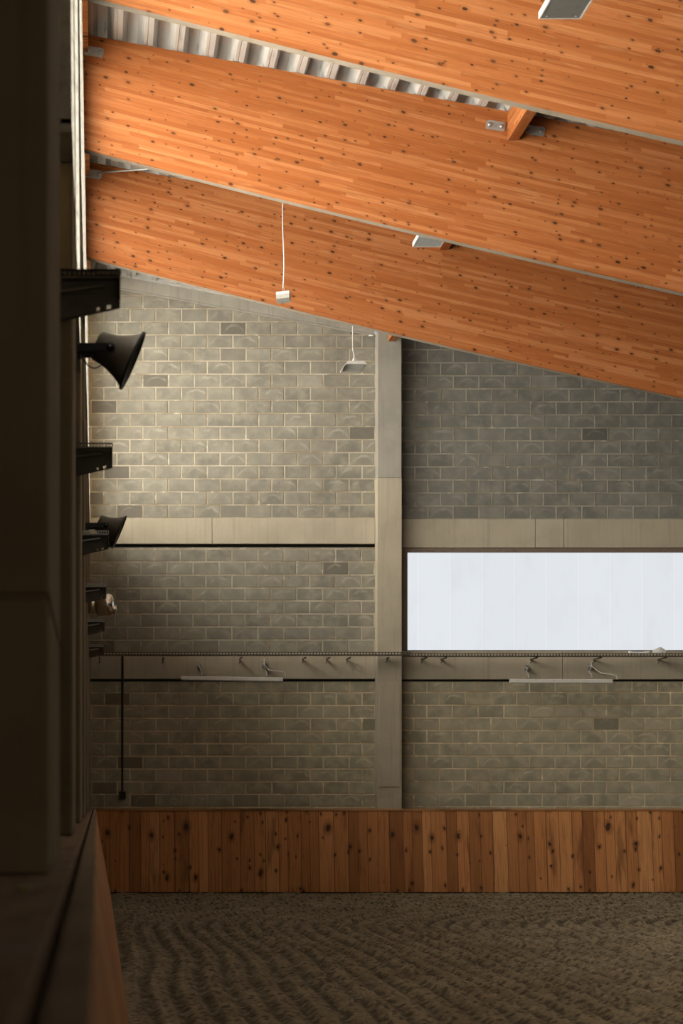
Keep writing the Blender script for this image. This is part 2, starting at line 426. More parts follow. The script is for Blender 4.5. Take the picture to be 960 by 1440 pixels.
MB().prism([(-.75, -.1), (XR + .2, -.1), (XR + .2, 7.0), (-.75, 10.2)], 'y', YN - .2, YN).build('wall_near', M['stable'])['kind'] = 'structure'

# --- roof deck: trapezoidal steel sheet, ribs running away from the lens
def deck():
    p = .32; prof = []; x = -.78; x_end = XR + .3
    while x < x_end:
        for dx, dz in ((0, 0), (.03, 0), (.034, .006), (.04, .006), (.044, 0), (.09, 0), (.15, .14), (.255, .14)):
            prof.append((x + dx, dz))
        for dx in (.03, .07): pass
        x += p
    mb = MB(); n = len(prof)
    ys = (YN - .1, WY - .066)
    vs = [(x, y, roof_z(x) + dz + .002) for y in ys for x, dz in prof]
    mb.add(vs, [(i, i + 1, n + i + 1, n + i) for i in range(n - 1)])
    # outer skin that keeps daylight out
    t = .3
    mb.add([(-.78, ys[0], roof_z(-.78) + t), (x_end, ys[0], roof_z(x_end) + t), (x_end, ys[1], roof_z(x_end) + t), (-.78, ys[1], roof_z(-.78) + t)], [(0, 1, 2, 3)])
    for yy in (YN, WY - .064):
        mb.prism([(-.78, roof_z(-.78) - .03), (x_end, roof_z(x_end) - .03), (x_end, roof_z(x_end) + t), (-.78, roof_z(-.78) + t)], 'y', yy, yy + .003)
    mb.box(-.78, -.76, ys[0], ys[1], roof_z(-.78) - .02, roof_z(-.78) + t)
    o = mb.build('ceiling', M['deck'], origin=(0, 0, roof_z(0)), fixn=False); o['kind'] = 'structure'
deck()

# --- far window
def window_end():
    w = empty('window_1', (rx(566), WY, rz(916)), None, None, kind='structure')
    x0, x1, zt, zb = rx(562), 10.4, rz(771.3), rz(915)
    f = MB()
    f.box(x0, rx(572.3), WY - .05, WY + .12, zb, zt); f.box(x1 - .08, x1, WY - .05, WY + .12, zb, zt)
    f.box(rx(572.3), x1 - .08, WY - .05, WY + .12, rz(777), zt)
    f.box(rx(572.3), x1 - .08, WY - .02, WY + .12, zb, rz(914.2))
    f.build('window_frame', M['brown'], w, bevel=.006)
    g = MB(); g.box(rx(572.3), x1 - .08, WY + .04, WY + .06, rz(914.2), rz(777))
    g.build('window_panel', M['window'], w, uvf=lambda co, f: (co.x, co.z))
window_end()

# --- side glazing along the left wall, one window a bay
SILL = H + 2.52

BAYS = [(9.55, 10.98), (11.62, 14.96), (15.52, 20.28), (20.9, 25.42), (26.0, 30.52), (31.1, 36.62)]
for i, (a, b) in enumerate(BAYS):
    SL = H + 2.66 if b < 15 else H + 3.95
    w = empty('window_%d' % (i + 2), (-.1, (a + b) / 2, SL), None, None, kind='structure')
    zt = roof_z(-.1) - .36
    lean = lambda z: -.045 * (z - SL) / (zt - SL)
    def bar(m, x0, x1, y0, y1, z0, z1): m.prism([(x0 + lean(z0), z0), (x1 + lean(z0), z0), (x1 + lean(z1), z1), (x0 + lean(z1), z1)], 'y', y0, y1)
    g = MB(); bar(g, -.214, -.20, a + .03, b - .03, SL + .03, zt - .03)
    g.build('window_panel', M['glazing_bright' if b < 26 else 'glazing'], w, uvf=lambda co, f: (co.y, co.z))
    f = MB()
    nf = int((zt - SL) / .155)  # added fins, made up to keep steep downward light off the low corner
    for k in range(1, nf): bar(f, -.198, -.112, a + .03, b - .03, SL + k * (zt - SL) / nf - .003, SL + k * (zt - SL) / nf + .003)
    for q in (a, b - .04): bar(f, -.216, -.098, q, q + .04, SL, zt)
    bar(f, -.216, -.098, a, b, SL - .03, SL + .02); bar(f, -.216, -.098, a, b, zt - .04, zt)
    n = max(1, round((b - a) / 1.5))
    for k in range(1, n):
        q = a + (b - a) * k / n; bar(f, -.135, -.104, q - .012, q + .012, SL, zt)
    f.build('window_frame', M['zinc'], w)

# --- unseen glowing window added behind the lens to brighten the column fronts
def near_fill_panel():
    w = empty('window_%d' % (len(BAYS) + 2), (5., YN, H), None, None, kind='structure')
    g = MB(); g.box(1.5, 9.5, YN + .01, YN + .03, H - .6, H + 2.2); g.build('window_panel', M['fillglow'], w, uvf=lambda co, f: (co.x, co.z))
    f = MB()
    for a in ((1.42, 1.5, H - .68, H + 2.28), (9.5, 9.58, H - .68, H + 2.28)): f.box(a[0], a[1], YN + .001, YN + .06, a[2], a[3])
    f.box(1.5, 9.5, YN + .001, YN + .06, H - .68, H - .6); f.box(1.5, 9.5, YN + .001, YN + .06, H + 2.2, H + 2.28)
    f.build('window_frame', M['brown'], w)
near_fill_panel()

# ================================================================== CONCRETE FRAME
LEDGE = H - .158
def columns():
    txt = {1: 'blurred dark concrete wall column nearest the lens at the left edge',
           2: 'concrete wall column behind the largest perforated bracket',
           3: 'concrete wall column at the second perforated bracket, beyond the big horn',
           4: 'concrete wall column at the bracket under the smaller horn',
           5: 'concrete wall column just before the polished steel drum',
           6: 'concrete wall column just beyond the polished steel drum',
           7: 'last concrete wall column in the dark corner by the far wall'}
    ups = {2: (11.0, 11.6), 3: (15.0, 15.5), 4: (20.28, 20.9), 5: (25.42, 26.0), 6: (30.52, 31.1)}
    for k in range(1, 8):
        y0, y1 = 5. * k, 5. * k + (1.6 if k < 7 else 1.5)
        z0 = LEDGE + .001
        mb = MB()
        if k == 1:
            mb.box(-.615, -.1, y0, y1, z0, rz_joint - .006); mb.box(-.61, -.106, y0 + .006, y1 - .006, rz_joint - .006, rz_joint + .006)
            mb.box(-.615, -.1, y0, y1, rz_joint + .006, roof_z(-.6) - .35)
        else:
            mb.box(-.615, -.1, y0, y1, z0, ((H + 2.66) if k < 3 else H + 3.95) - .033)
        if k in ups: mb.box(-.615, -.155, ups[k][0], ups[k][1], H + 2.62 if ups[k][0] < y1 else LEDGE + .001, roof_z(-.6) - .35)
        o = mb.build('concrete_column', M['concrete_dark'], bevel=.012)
        tag(o, txt[k], 'column', 'columns along the left wall', 'thing')
rz_joint = H + (VY - 838) * 5 / F
columns()
# low rail wall below the glazing and infill between columns
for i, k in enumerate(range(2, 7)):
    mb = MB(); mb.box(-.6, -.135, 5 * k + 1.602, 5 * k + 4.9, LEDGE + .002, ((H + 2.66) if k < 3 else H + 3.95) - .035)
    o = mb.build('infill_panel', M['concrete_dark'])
    tag(o, ['concrete infill panel behind the larger horn loudspeaker', 'concrete infill panel between the second bracket and the smaller horn',
            'concrete infill panel behind the smaller horn loudspeaker', 'concrete infill panel behind the polished steel drum',
            'concrete infill panel between the last two wall columns'][i], 'wall panel', 'infill panels along the left wall', 'thing')

# pillar in the middle of the far wall
pl, pr, pf = P(530.5, 0, 36.67).x, P(564.8, 0, 36.67).x, 36.67
def pz(py): return H + (VY - py) * pf / F
def chamfer_rect(x0, x1, y0, y1, c):
    return [(x0 + c, y0), (x1 - c, y0), (x1, y0 + c), (x1, y1), (x0, y1), (x0, y0 + c)]
root = empty('concrete_pillar', ((pl + pr) / 2, 36.83, 0), 'tall pale concrete pillar on the far wall, left of the bright window', 'pillar', kind='thing')
MB().prism(chamfer_rect(pl, pr, pf, WY - .001, .005), 'z', 0, pz(672)).build('lower_shaft', M['concrete'], root)
MB().prism(chamfer_rect(pl + .004, pr - .002, pf + .006, WY - .001, .006), 'z', pz(672) + .006, roof_z(4.45) - .15).build('upper_shaft', M['concrete_grey'], root)
MB().prism(chamfer_rect(pl + .008, pr - .008, pf + .012, WY - .001, .02), 'z', pz(672), pz(672) + .006).build('pour_joint', M['joint'], root)
MB().box(pl + .03, pr - .03, pf - .012, pf + .02, pz(1107), pz(959)).build('formwork_panel', M['concrete'], root, bevel=.006)

# ring beams in the far wall
def ringbeam(px0, px1, pt, pb, prot, label, joints=()):
    mb = MB(); xs = [px0] + list(joints) + [px1]
    for a, b in zip(xs[:-1], xs[1:]):
        mb.box(rx(a) + .003, rx(b) - .003, WY - prot, WY + .1, rz(pb), rz(pt))
    o = mb.build('ring_beam', M['concrete'], bevel=.006)
    tag(o, label, 'concrete beam', 'concrete ring beams of the far wall', 'thing')
XE = VX + 11.5 * 92
ringbeam(112, 526.8, 728.8, 765.2, .045, 'pale concrete ring beam across the block wall left of the pillar, above the cable tray', (298,))
ringbeam(561.4, XE, 730.6, 770.6, .045, 'pale concrete ring beam directly above the bright window', (752, 792, 1300))
ringbeam(112, 526.8, 917.6, 955, .045, 'shaded concrete ring beam below the cable tray, left of the pillar', ())
ringbeam(561.4, XE, 915.6, 955.5, .045, 'concrete ring beam forming the sill below the bright window', (790, 1300))
# sloping coping along the roof line
def coping(xa, xb, label):
    mb = MB()
    mb.prism([(xa, roof_z(xa) - .205), (xb, roof_z(xb) - .205), (xb, roof_z(xb) - .004), (xa, roof_z(xa) - .004)], 'y', WY - .06, WY - .002)
    mb.prism([(xa, roof_z(xa) - .232), (xb, roof_z(xb) - .232), (xb, roof_z(xb) - .206), (xa, roof_z(xa) - .206)], 'y', WY - .03, WY - .002)
    tag(mb.build('coping_beam', M['concrete_grey']), label, 'concrete beam', 'sloping concrete beams under the roof', 'thing')
coping(-.09, 4.24, 'sloping grey concrete beam topping the block wall under the roof, left of the pillar')

# ================================================================== TIMBER ROOF
def glulam(y, label, thick=.15, dz=0., rot=0.):
    mb = MB(); n = 64; xs = [-.15 + (XR - .05 + .15) * (i / n) ** 1.15 for i in range(n + 1)]
    c = .012
    prof = lambda x: [(y + c, belly_z(x) + dz), (y + thick - c, belly_z(x) + dz), (y + thick, belly_z(x) + c + dz), (y + thick, roof_z(x) - .003), (y, roof_z(x) - .003), (y, belly_z(x) + c + dz)]
    vs = [(x, a, b) for x in xs for a, b in prof(x)]
    fs = [(i * 6 + k, i * 6 + (k + 1) % 6, (i + 1) * 6 + (k + 1) % 6, (i + 1) * 6 + k) for i in range(n) for k in range(6)]
    fs += [tuple(range(6)), tuple(range(n * 6 + 5, n * 6 - 1, -1))]
    mb.add(vs, fs)
    off = y * 3.7
    def uvf(co, f):
        nrm = f.normal
        if abs(nrm.z) > .7: return (co.x + off, co.y * 1.0 + off)
        return (co.x + off, co.z - belly_z(co.x) + off * .31)
    o = mb.build('glulam_beam', [M['glulam'], M['underside']], origin=(-.15, y, belly_z(-.15)), uvf=uvf)
    for p in o.data.polygons:
        if p.normal.z < -.7: p.material_index = 1
    return tag(o, label, 'timber beam', 'glued laminated roof beams', 'thing')
YA, YB, YC = 20.6, 25.6, 30.72
glulam(YA, 'orange glulam roof beam nearest the lens, cut off by the top of the photo', dz=-.02)
glulam(YB, 'orange glulam roof beam in the middle, with two steel plates on its face')
glulam(YC, 'orange glulam roof beam farthest away, just in front of the block wall')

def purlin(x0, x1, ya, yb, hgt, label):
    mb = MB(); z = min(roof_z(x0), roof_z(x1)) - .003
    mb.box(x0, x1, ya, yb, z - hgt, z)
    o = mb.build('roof_purlin', M['glulam'], uvf=lambda co, f: (co.y * 1.0 + x0, (co.x if abs(f.normal.z) > .5 else co.z) + 3 * x0), bevel=.008)
    tag(o, label, 'timber strut', 'short timbers between the roof beams', 'thing')
purlin(4.34, 4.46, YA + .152, YB - .002, .29, 'short timber strut between the nearest and the middle glulam beams')
purlin(4.34, 4.46, YB + .152, YC - .002, .29, 'dark timber strut between the middle and the farthest glulam beams, behind the panel lamp')
purlin(4.40, 4.52, YC + .152, 36.6, .33, 'timber strut resting over the pillar top behind the farthest glulam beam')
for i, (a, b) in enumerate(((9.6, YA - .04), (YA + .152, YB - .04), (YB + .152, YC - .06), (YC + .152, 36.9))):
    mb = MB(); z = roof_z(-.02) - .005
    mb.box(-.15, -.09, a, b, z - .17, z)
    o = mb.build('eaves_timber', M['capwood'], uvf=lambda co, f: (co.y, co.z))
    tag(o, ['eaves timber along the side glazing ahead of the nearest glulam beam', 'eaves timber along the side glazing between the nearest and middle glulam beams',
            'eaves timber along the side glazing between the middle and farthest glulam beams', 'eaves timber along the side glazing between the farthest beam and the block wall'][i],
        'timber', 'eaves timbers above the side glazing', 'thing')

# steel plates with two bolts
def plate(px, py, y, label, w=27, h=13, ang=8, mat='galv', extra=False):
    s = y / F; c = P(px, py, y); a = math.radians(-ang)
    root = empty('steel_plate', (c.x, y, c.z), label, 'metal plate', 'steel plates bolted to the roof beams')
    W, Hh = w * s / 2, h * s / 2; pts = []
    for cx, cz, st in ((W - Hh * .5, Hh * .5, 0), (-W + Hh * .5, Hh * .5, 90), (-W + Hh * .5, -Hh * .5, 180), (W - Hh * .5, -Hh * .5, 270)):
        for q in range(0, 91, 30):
            t = math.radians(st + q); x, z = cx + Hh * .5 * math.cos(t), cz + Hh * .5 * math.sin(t)
            pts.append((c.x + x * math.cos(a) - z * math.sin(a), c.z + x * math.sin(a) + z * math.cos(a)))
    MB().prism(pts, 'y', y - .014, y - .001).build('plate', M[mat], root)
    for q in (-.62, .62):
        bx, bz = c.x + q * W * math.cos(a), c.z + q * W * math.sin(a)
        MB().lathe((bx, y - .013, bz), (0, -1, 0), [(0, 0), (0, .024), (.016, .022), (.018, 0)], 6).build('bolt', M[mat], root)
    return root
plate(132, 73, YB, 'grey steel plate at the left end of the middle glulam beam')
plate(696.5, 177, YB, 'grey steel plate on the middle glulam beam, left of the short timber strut')
plate(752, 184, YB, 'dim steel plate on the middle glulam beam, right of the short timber strut')
pc = plate(131, 245, YC, 'grey steel plate at the left end of the farthest glulam beam, holding the tie rod', 24, 12)
a, b = P(139, 243, YC - .03), Vector((3.57, YB + .2, H + 6.95))
tag(MB().tube([a, b], .011).build('tie_rod', M['galv']), 'thin grey steel tie rod running from the farthest beam plate behind the middle beam', 'rod')

# ================================================================== KICKBOARDS AND LEDGE
CAPZ = H - .171
def end_board():
    yb, yt = 36.2, 36.43
    x0, x1 = -.05, XR - .1
    root = empty('wooden_kickboard', (x0, yb, 0), 'long knotty wooden kickboard along the foot of the far wall', 'kickboard')
    zt = H + (VY - 1140.5) * yt / F; zb = H + (VY - 1254.5) * yb / F
    mb = MB(); xs = [x0, 1.386, 1.392, XR - .1]
    n = 1
    for a, b in ((x0, 1.385), (1.393, x1)):
        mb.prism([(yb, zb), (yb + .04, zb), (yt + .04, zt), (yt, zt)], 'x', a, b)
    ln = math.hypot(yt - yb, zt - zb)
    mb.build('board_face', M['planks'], root, uvf=lambda co, f: (co.x, (co.z - zb) / (zt - zb) * ln))
    MB().box(x0, x1, yt - .012, yt + .14, zt + .001, zt + .032).build('cap_rail', M['capwood'], root, bevel=.006, uvf=lambda co, f: (co.y * 4, co.x * .5))
    MB().box(x0, x1, yb + .03, yb + .07, -.06, zb + .02).build('gap_strip', M['joint'], root)  # near-black strip standing in for the shaded gap below the boards
    for q in range(0, 11):
        x = x0 + .1 + q * 1.9
        MB().prism([(yb + .07, -.05), (yt + .13, -.05), (yt + .13, zt - .004), (yt + .045, zt - .004)], 'x', x, x + .07).build('support_post', M['capwood'], root, uvf=lambda co, f: (co.y, co.z))
end_board()
def side_board():
    y0, y1 = .9, 36.15
    root = empty('wooden_kickboard', (.1, y0, 0), 'blurred wooden kickboard running along the left side away from the lens', 'kickboard')
    zb = .03; zt = CAPZ - .028
    xt, xb = -.010, .200
    mb = MB(); mb.prism([(xb, zb), (xt, zt), (xt - .03, zt), (xb - .03, zb)], 'y', y0, y1)
    ln = math.hypot(xt - xb, zt - zb)
    mb.build('board_face', M['planks'], root, uvf=lambda co, f: (co.y + 40, (co.z - zb) / (zt - zb) * ln))
    MB().box(-.046, -.005, y0, y1 + .1, CAPZ - .027, CAPZ).build('cap_rail', M['ledgewood'], root, bevel=.005)
    MB().box(.14, .165, y0, y1, -.05, zb).build('gap_strip', M['joint'], root)  # same near-black stand-in for the dark gap, side run
M['ledgewood'] = mat_concrete('dusty_cap_timber', (.25, .17, .10), (.19, .125, .07), (.11, .07, .04))
side_board()
mb = MB(); mb.box(-.615, -.056, .6, 36.9, LEDGE - .05, LEDGE)
mb.box(-.60, -.09, .6, 36.9, -.05, LEDGE - .05)
tag(mb.build('timber_ledge', M['ledge'], bevel=.006), 'dusty brown timber ledge carrying the left wall columns behind the kickboard', 'ledge', kind='thing')
# scrap lying on the ledge
mb = MB(); c = P(35, 1252, LEDGE and .158 * F / 130)
pts = [(c.x + .011 * math.cos(t) * (1 + .3 * math.sin(3 * t)), c.y + .05 * math.sin(t)) for t in [k * math.pi / 5 for k in range(10)]]
mb.prism(pts, 'z', LEDGE, LEDGE + .006)
tag(mb.build('wood_chip', M['scrap']), 'small yellowish chip lying on the timber ledge before the nearest column', 'debris')

# ================================================================== LEFT WALL FITTINGS
def arm(y, label, rail='railsteel', solid=False):
    """perforated cantilever arm: slotted top rail, tapered web, slotted bottom flange, tip plate, brace"""
    z = H + 2.235 * (y / (y + .3)) + .0
    x0, x1 = -.24, .097
    root = empty('cable_bracket', (-.1, y, z), label, 'bracket', 'perforated cable brackets along the left wall')
    m = M['bracket']
    r = MB()
    if solid: r.box(x0, x1, y - .012, y - .008, z - .03, z)
    r.box(x0, x1, y - .012, y - .008, z - .009, z); r.box(x0, x1, y - .012, y - .008, z - .034, z - .024)
    n = 17; st = (x1 - x0) / n
    for i in range(n + 1):
        xx = x0 + i * st; r.box(xx - .0035, xx + .0035, y - .012, y - .008, z - .025, z - .008)
    r.box(x0, x1, y - .012, y + .055, z - .036, z - .033)
    r.build('slotted_rail', M[rail], root)
    MB().prism([(x0, z - .037), (x1, z - .037), (x1 - .004, z - .125), (x0, z - .20)], 'y', y + .05, y + .054).build('web', m, root)
    MB().box(x1 - .004, x1, y - .008, y + .05, z - .125, z - .036).build('tip_plate', m, root)
    q = MB(); sl = (.075) / (x1 - x0)
    f = lambda x: z - .20 + (x - x0) * sl
    for a, b in ((x0, .0), (.012, .04), (.058, x1)):
        q.prism([(a, f(a)), (b, f(b)), (b, f(b) - .022), (a, f(a) - .022)], 'y', y + .045, y + .054)
    q.prism([(x0, f(x0) - .016), (x1, f(x1) - .016), (x1, f(x1) - .024), (x0, f(x0) - .024)], 'y', y + .045, y + .054)
    q.prism([(x0, z - .052), (x1 - .05, z - .075), (x1 - .05, z - .085), (x0, z - .10)], 'y', y + .038, y + .049)
    q.build('bottom_flange', m, root)
    MB().tube([(x0, y - .002, z - .105), (.03, y + .02, z - .06)], .008, 8).build('brace', M[rail], root)
    return root
labs = ['largest perforated dark steel cable bracket, above the bigger horn loudspeaker',
        'perforated dark steel cable bracket second in size, between the two horns',
        'perforated dark steel cable bracket right below the smaller horn',
        'small perforated steel cable bracket just above the polished steel drum',
        'small perforated steel cable bracket just below the polished steel drum',
        'smallest perforated steel cable bracket, just above the far cable tray']
for k in range(2, 8): arm(5. * k - .06, labs[k - 2], 'railsteel' if k < 4 else 'galv', k == 2)  # farther rails get paler steel, imitating the stronger light on them

def horn_speaker(y, pc_, axis_px, scale_px, label):
    """pc_: mouth centre in the photograph, scale_px: mouth radius in pixels"""
    s = y / F; R = scale_px * s
    c = P(*pc_, y); ax = Vector((.915, -.035, -.40)).normalized()
    L = R * 1.36
    rear = c - ax * L
    root = empty('horn_loudspeaker', (-.1, y, rear.z), label, 'loudspeaker', 'horn loudspeakers on the left wall')
    prof = [(0, 0), (0, .40), (.04, .47), (.10, .50), (.35, .53), (.60, .59), (.82, .68), (1.0, .77), (1.15, .86), (1.28, .95), (1.33, 1.0), (1.36, 1.0), (1.36, .95), (1.27, .90), (1.1, .78), (.85, .60), (.6, .45), (.3, .25), (.3, 0)]
    MB().lathe(rear, ax, [(d * R, r * R) for d, r in prof], 48).build('horn', M['horn'], root)
    MB().lathe(rear, ax, [(1.30 * R, .985 * R), (1.30 * R, 1.03 * R), (1.375 * R, 1.03 * R), (1.375 * R, .93 * R), (1.30 * R, .93 * R)], 48).build('rim', M['black'], root)
    piv = rear + ax * (.52 * R) + Vector((0, 0, .02 * R)); ro = .60 * R
    b = MB()
    b.box(-.1, -.082, y - ro * 1.1, y + ro * 1.1, piv.z - .19 * R, piv.z + .12 * R)
    for sgn in (-1, 1):
        yy = piv.y + sgn * ro
        b.box(-.09, piv.x, yy - .012 * 1, yy + .012, piv.z - .125 * R, piv.z + .125 * R)
        b.lathe((piv.x, yy + sgn * .013, piv.z), (0, -sgn, 0), [(0, 0), (0, .15 * R), (.026, .15 * R), (.026, 0)], 20)
    b.build('mounting_yoke', M['black'], root)
    kn = MB()
    kn.lathe((piv.x, piv.y - ro - .013, piv.z), (0, -1, 0), [(0, .10 * R), (.012, .09 * R), (.014, 0)], 16)
    kn.build('pivot_knob', M['black'], root)
    MB().lathe((piv.x, piv.y - ro - .026, piv.z), (0, -1, 0), [(0, .035 * R), (.006, .03 * R), (.007, 0)], 10).build('bolt', M['galv'], root)
    w = []
    for i in range(13):
        t = i / 12; q = Vector((-.085, y - .02, piv.z - .19 * R)).lerp(rear + ax * (.3 * R) + Vector((0, -.02, -.5 * R)), t)
        q.z -= .30 * R * math.sin(math.pi * t); w.append(q)
    MB().tube(w, .0035, 6).build('cable', M['dark'], root)
horn_speaker(12.6, (187, 507.5), None, 42, 'larger black horn loudspeaker angled down, mounted just below the largest bracket')
horn_speaker(21.4, (168, 748.5), None, 24.5, 'smaller black horn loudspeaker sitting just above a perforated bracket')

def drum():
    y = 28.0; s = y / F
    c = P(124, 851.5, y)
    root = empty('steel_duct_drum', (-.1, y, c.z), 'polished steel duct drum projecting from the left wall between two brackets', 'duct')
    ax = Vector((1, -.12, .0)).normalized()
    MB().lathe((-.112, y, c.z), ax, [(0, 0), (0, 11.5 * s), (15 * s, 11.8 * s), (15 * s, 0)], 40).build('inlet_pipe', M['polished'], root)
    b = Vector((-.112, y, c.z + .0)) + ax * (14 * s)
    MB().lathe(b + Vector((0, 0, .8 * s)), ax, [(0, 0), (0, 14.4 * s), (.8 * s, 15.6 * s), (15 * s, 15.6 * s), (19 * s, 15.0 * s), (22 * s, 12.6 * s), (23.5 * s, 8 * s), (24 * s, 0)], 40).build('drum', M['polished'], root)
    e = b + ax * (20 * s)
    MB().lathe(e + Vector((0, 0, -5.5 * s)), (.95, -.1, -.2), [(0, 0), (0, 6.6 * s), (6 * s, 6.3 * s), (7.5 * s, 5 * s), (8 * s, 0)], 28).build('outlet_cap', M['polished'], root)
    MB().lathe((b + ax * (8 * s) + Vector((0, -15.4 * s, 6 * s))), (0, -1, .4), [(0, .6 * s), (.6 * s, .5 * s), (.7 * s, 0)], 8).build('rivet', M['brown'], root)
drum()

# ================================================================== FAR WALL FITTINGS
def tray():
    y0, y1 = 36.34, 36.56
    s = y0 / F
    X = lambda px: (px - VX) * s
    Z = lambda py: H + (VY - py) * s
    root = empty('cable_tray', (X(545), y0, Z(921.5)), 'long perforated metal cable tray crossing the far wall and pillar', 'cable tray')
    x0, x1 = X(127), XR - .1
    for nm, xa, xb, dz in (('side_rail', x0, X(577), 0.), ('side_rail', X(570), x1, -1.6 * s)):
        r = MB(); t, b = Z(916.8) + dz, Z(921.3) + dz; yy = y0 + (.006 if dz else 0)
        r.box(xa, xb, yy, yy + .004, t - .011, t); r.box(xa, xb, yy, yy + .004, b, b + .011)
        pitch = .047; n = int((min(xb, 12.) - xa) / pitch)
        for i in range(n + 1): r.box(xa + i * pitch, xa + i * pitch + .016, yy, yy + .004, b + .009, t - .009)
        r.build(nm, M['bracket'], root)
        q = MB(); q.box(xa, xb, yy, y1, b, b + .003); q.box(xa, xb, y1, y1 + .003, b, b + .02)
        q.build('tray_base', M['zinc'], root)
    for px in (140, 230, 340, 430, 464, 493, 547, 600, 628, 756, 846, 938):
        xx = X(px); z = Z(921.5) - 1.7 * s
        m = MB(); m.box(xx - .009, xx + .009, y0 + .03, 36.954 if px not in (547,) else 36.66, z - .022, z - .002)
        hy = 36.9 if px != 547 else 36.64
        m.tube([(xx, hy, z - .015), (xx + .008, hy, z - .045), (xx - .01, hy + .01, z - .07)], .007, 6)
        m.build('support_arm', M['bracket'], root)
tray()

def batten(pxa, pya, pxb, pyb, hooks, label):
    y = 36.28; a, b = P(pxa, pya, y), P(pxb, pyb, y); s = y / F
    root = empty('batten_light', ((a.x + b.x) / 2, y, a.z), label, 'wall light', 'white batten lights on the far wall')
    ang = math.atan2(b.z - a.z, b.x - a.x); L = (b - a).length
    R = Matrix.Rotation(-ang, 3, 'Y')
    h = MB(); h.box(a.x, a.x + L, y - .035, y + .045, a.z - .03, a.z + .026, R, a)
    h.build('housing', M['white'], root, bevel=.006)
    l = MB(); l.box(a.x + .02, a.x + L - .02, y - .025, y + .035, a.z - .036, a.z - .0305, R, a); l.build('diffuser', M['lens'], root)
    for e in (0, L):
        k = MB(); k.box(a.x + e - .006, a.x + e + .006, y - .036, y + .046, a.z - .032, a.z + .028, R, a); k.build('end_cap', M['white'], root)
    for i, (px, py) in enumerate(hooks):
        w = P(px, py, WY - .05); w.y = WY - .064
        t = Vector((P(px + 4, 0, y).x, y + .02, a.z + .028 + (b.z - a.z) * (px - pxa) / (pxb - pxa)))
        m = MB()
        m.box(w.x - .03, w.x + .03, WY - .062, WY - .0455, w.z - .05, w.z + .05)
        m.tube([w, w + Vector((0, -.12, -.015)), t + Vector((-.01, .2, .12)), t + Vector((0, 0, .06)), t], .014, 8)
        m.box(t.x - .035, t.x + .045, t.y - .02, t.y + .02, t.z - .002, t.z + .02)
        m.lathe(w + Vector((0, -.01, 0)), (0, -1, 0), [(0, 0), (0, .035), (.05, .03), (.055, 0)], 12)
        m.build('outrigger_arm', M['zinc'], root)
    px, py = hooks[-1]; w = P(px, py, WY - .05)
    cab = [w + Vector((.0, -.05, .09)), w + Vector((-.01, -.2, .0)), Vector((w.x + .03, y + .03, a.z + .12)), Vector((w.x + .18, y + .02, a.z + .10)), Vector((w.x + .26, y + .01, a.z + .085)), Vector((w.x + .28, y, a.z + .02))]
    MB().tube(cab, .008, 6).build('supply_cable', M['cord'], root)
batten(255, 953.3, 397, 955.3, ((280, 938), (371, 935)), 'white batten light left of the pillar, under the cable tray')
batten(717, 957.3, 860, 957.7, ((740, 940), (829, 938)), 'white batten light right of the pillar, below the bright window')

# conduit in the dark corner
xk = rx(172)
root = empty('wall_conduit', (xk, WY, rz(1120)), 'thin dark vertical conduit with a small box in the far wall corner', 'conduit')
MB().tube([(xk, WY - .02, rz(1116)), (xk, WY - .02, rz(958)), (xk, WY - .06, rz(953)), (xk, WY - .06, rz(922))], .016, 8).build('pipe', M['dark'], root)
MB().box(xk - .05, xk + .05, WY - .06, WY - .001, rz(1124), rz(1113)).build('junction_box', M['dark'], root, bevel=.006)

# stub of pipe by the pillar top
a = Vector((rx(519), WY - .03, rz(472)))
st = MB().tube([a + Vector((0, .028, 0)), a, a + Vector((.05, 0, -.004))], .014, 8)
tag(st.build('pipe_stub', M['white']), 'tiny white pipe stub on the block wall beside the pillar top', 'pipe')

# crumpled plastic film on the sill/tray
def film(px0, px1, pyb, ph, seed, label):
    rnd = random.Random(seed); y = 36.42; mb = MB(); nx, ny = 14, 6
    vs = []
    for j in range(ny):
        for i in range(nx):
            px = px0 + (px1 - px0) * i / (nx - 1)
            t = j / (ny - 1)
            h = ph * math.sin(math.pi * min(1, max(0, t * 1.0))) * (.75 + .25 * math.sin(i * .45 + seed)) + rnd.uniform(0, .9)
            p = P(px + rnd.uniform(-1, 1), pyb - h, y + .02 + .10 * t); vs.append(p)
    mb.add(vs, [(j * nx + i, j * nx + i + 1, (j + 1) * nx + i + 1, (j + 1) * nx + i) for j in range(ny - 1) for i in range(nx - 1)], True)
    o = mb.build('plastic_film', M['film']); md = o.modifiers.new('thickness', 'SOLIDIFY'); md.thickness = .003
    tag(o, label, 'plastic scrap', 'plastic scraps on the cable tray')
film(884, 913, 920, 4.5, 2, 'low flat scrap of white plastic film on the tray below the window')
film(918, 937, 919.5, 9.5, 5, 'crumpled upright scrap of white plastic film on the tray at the right')

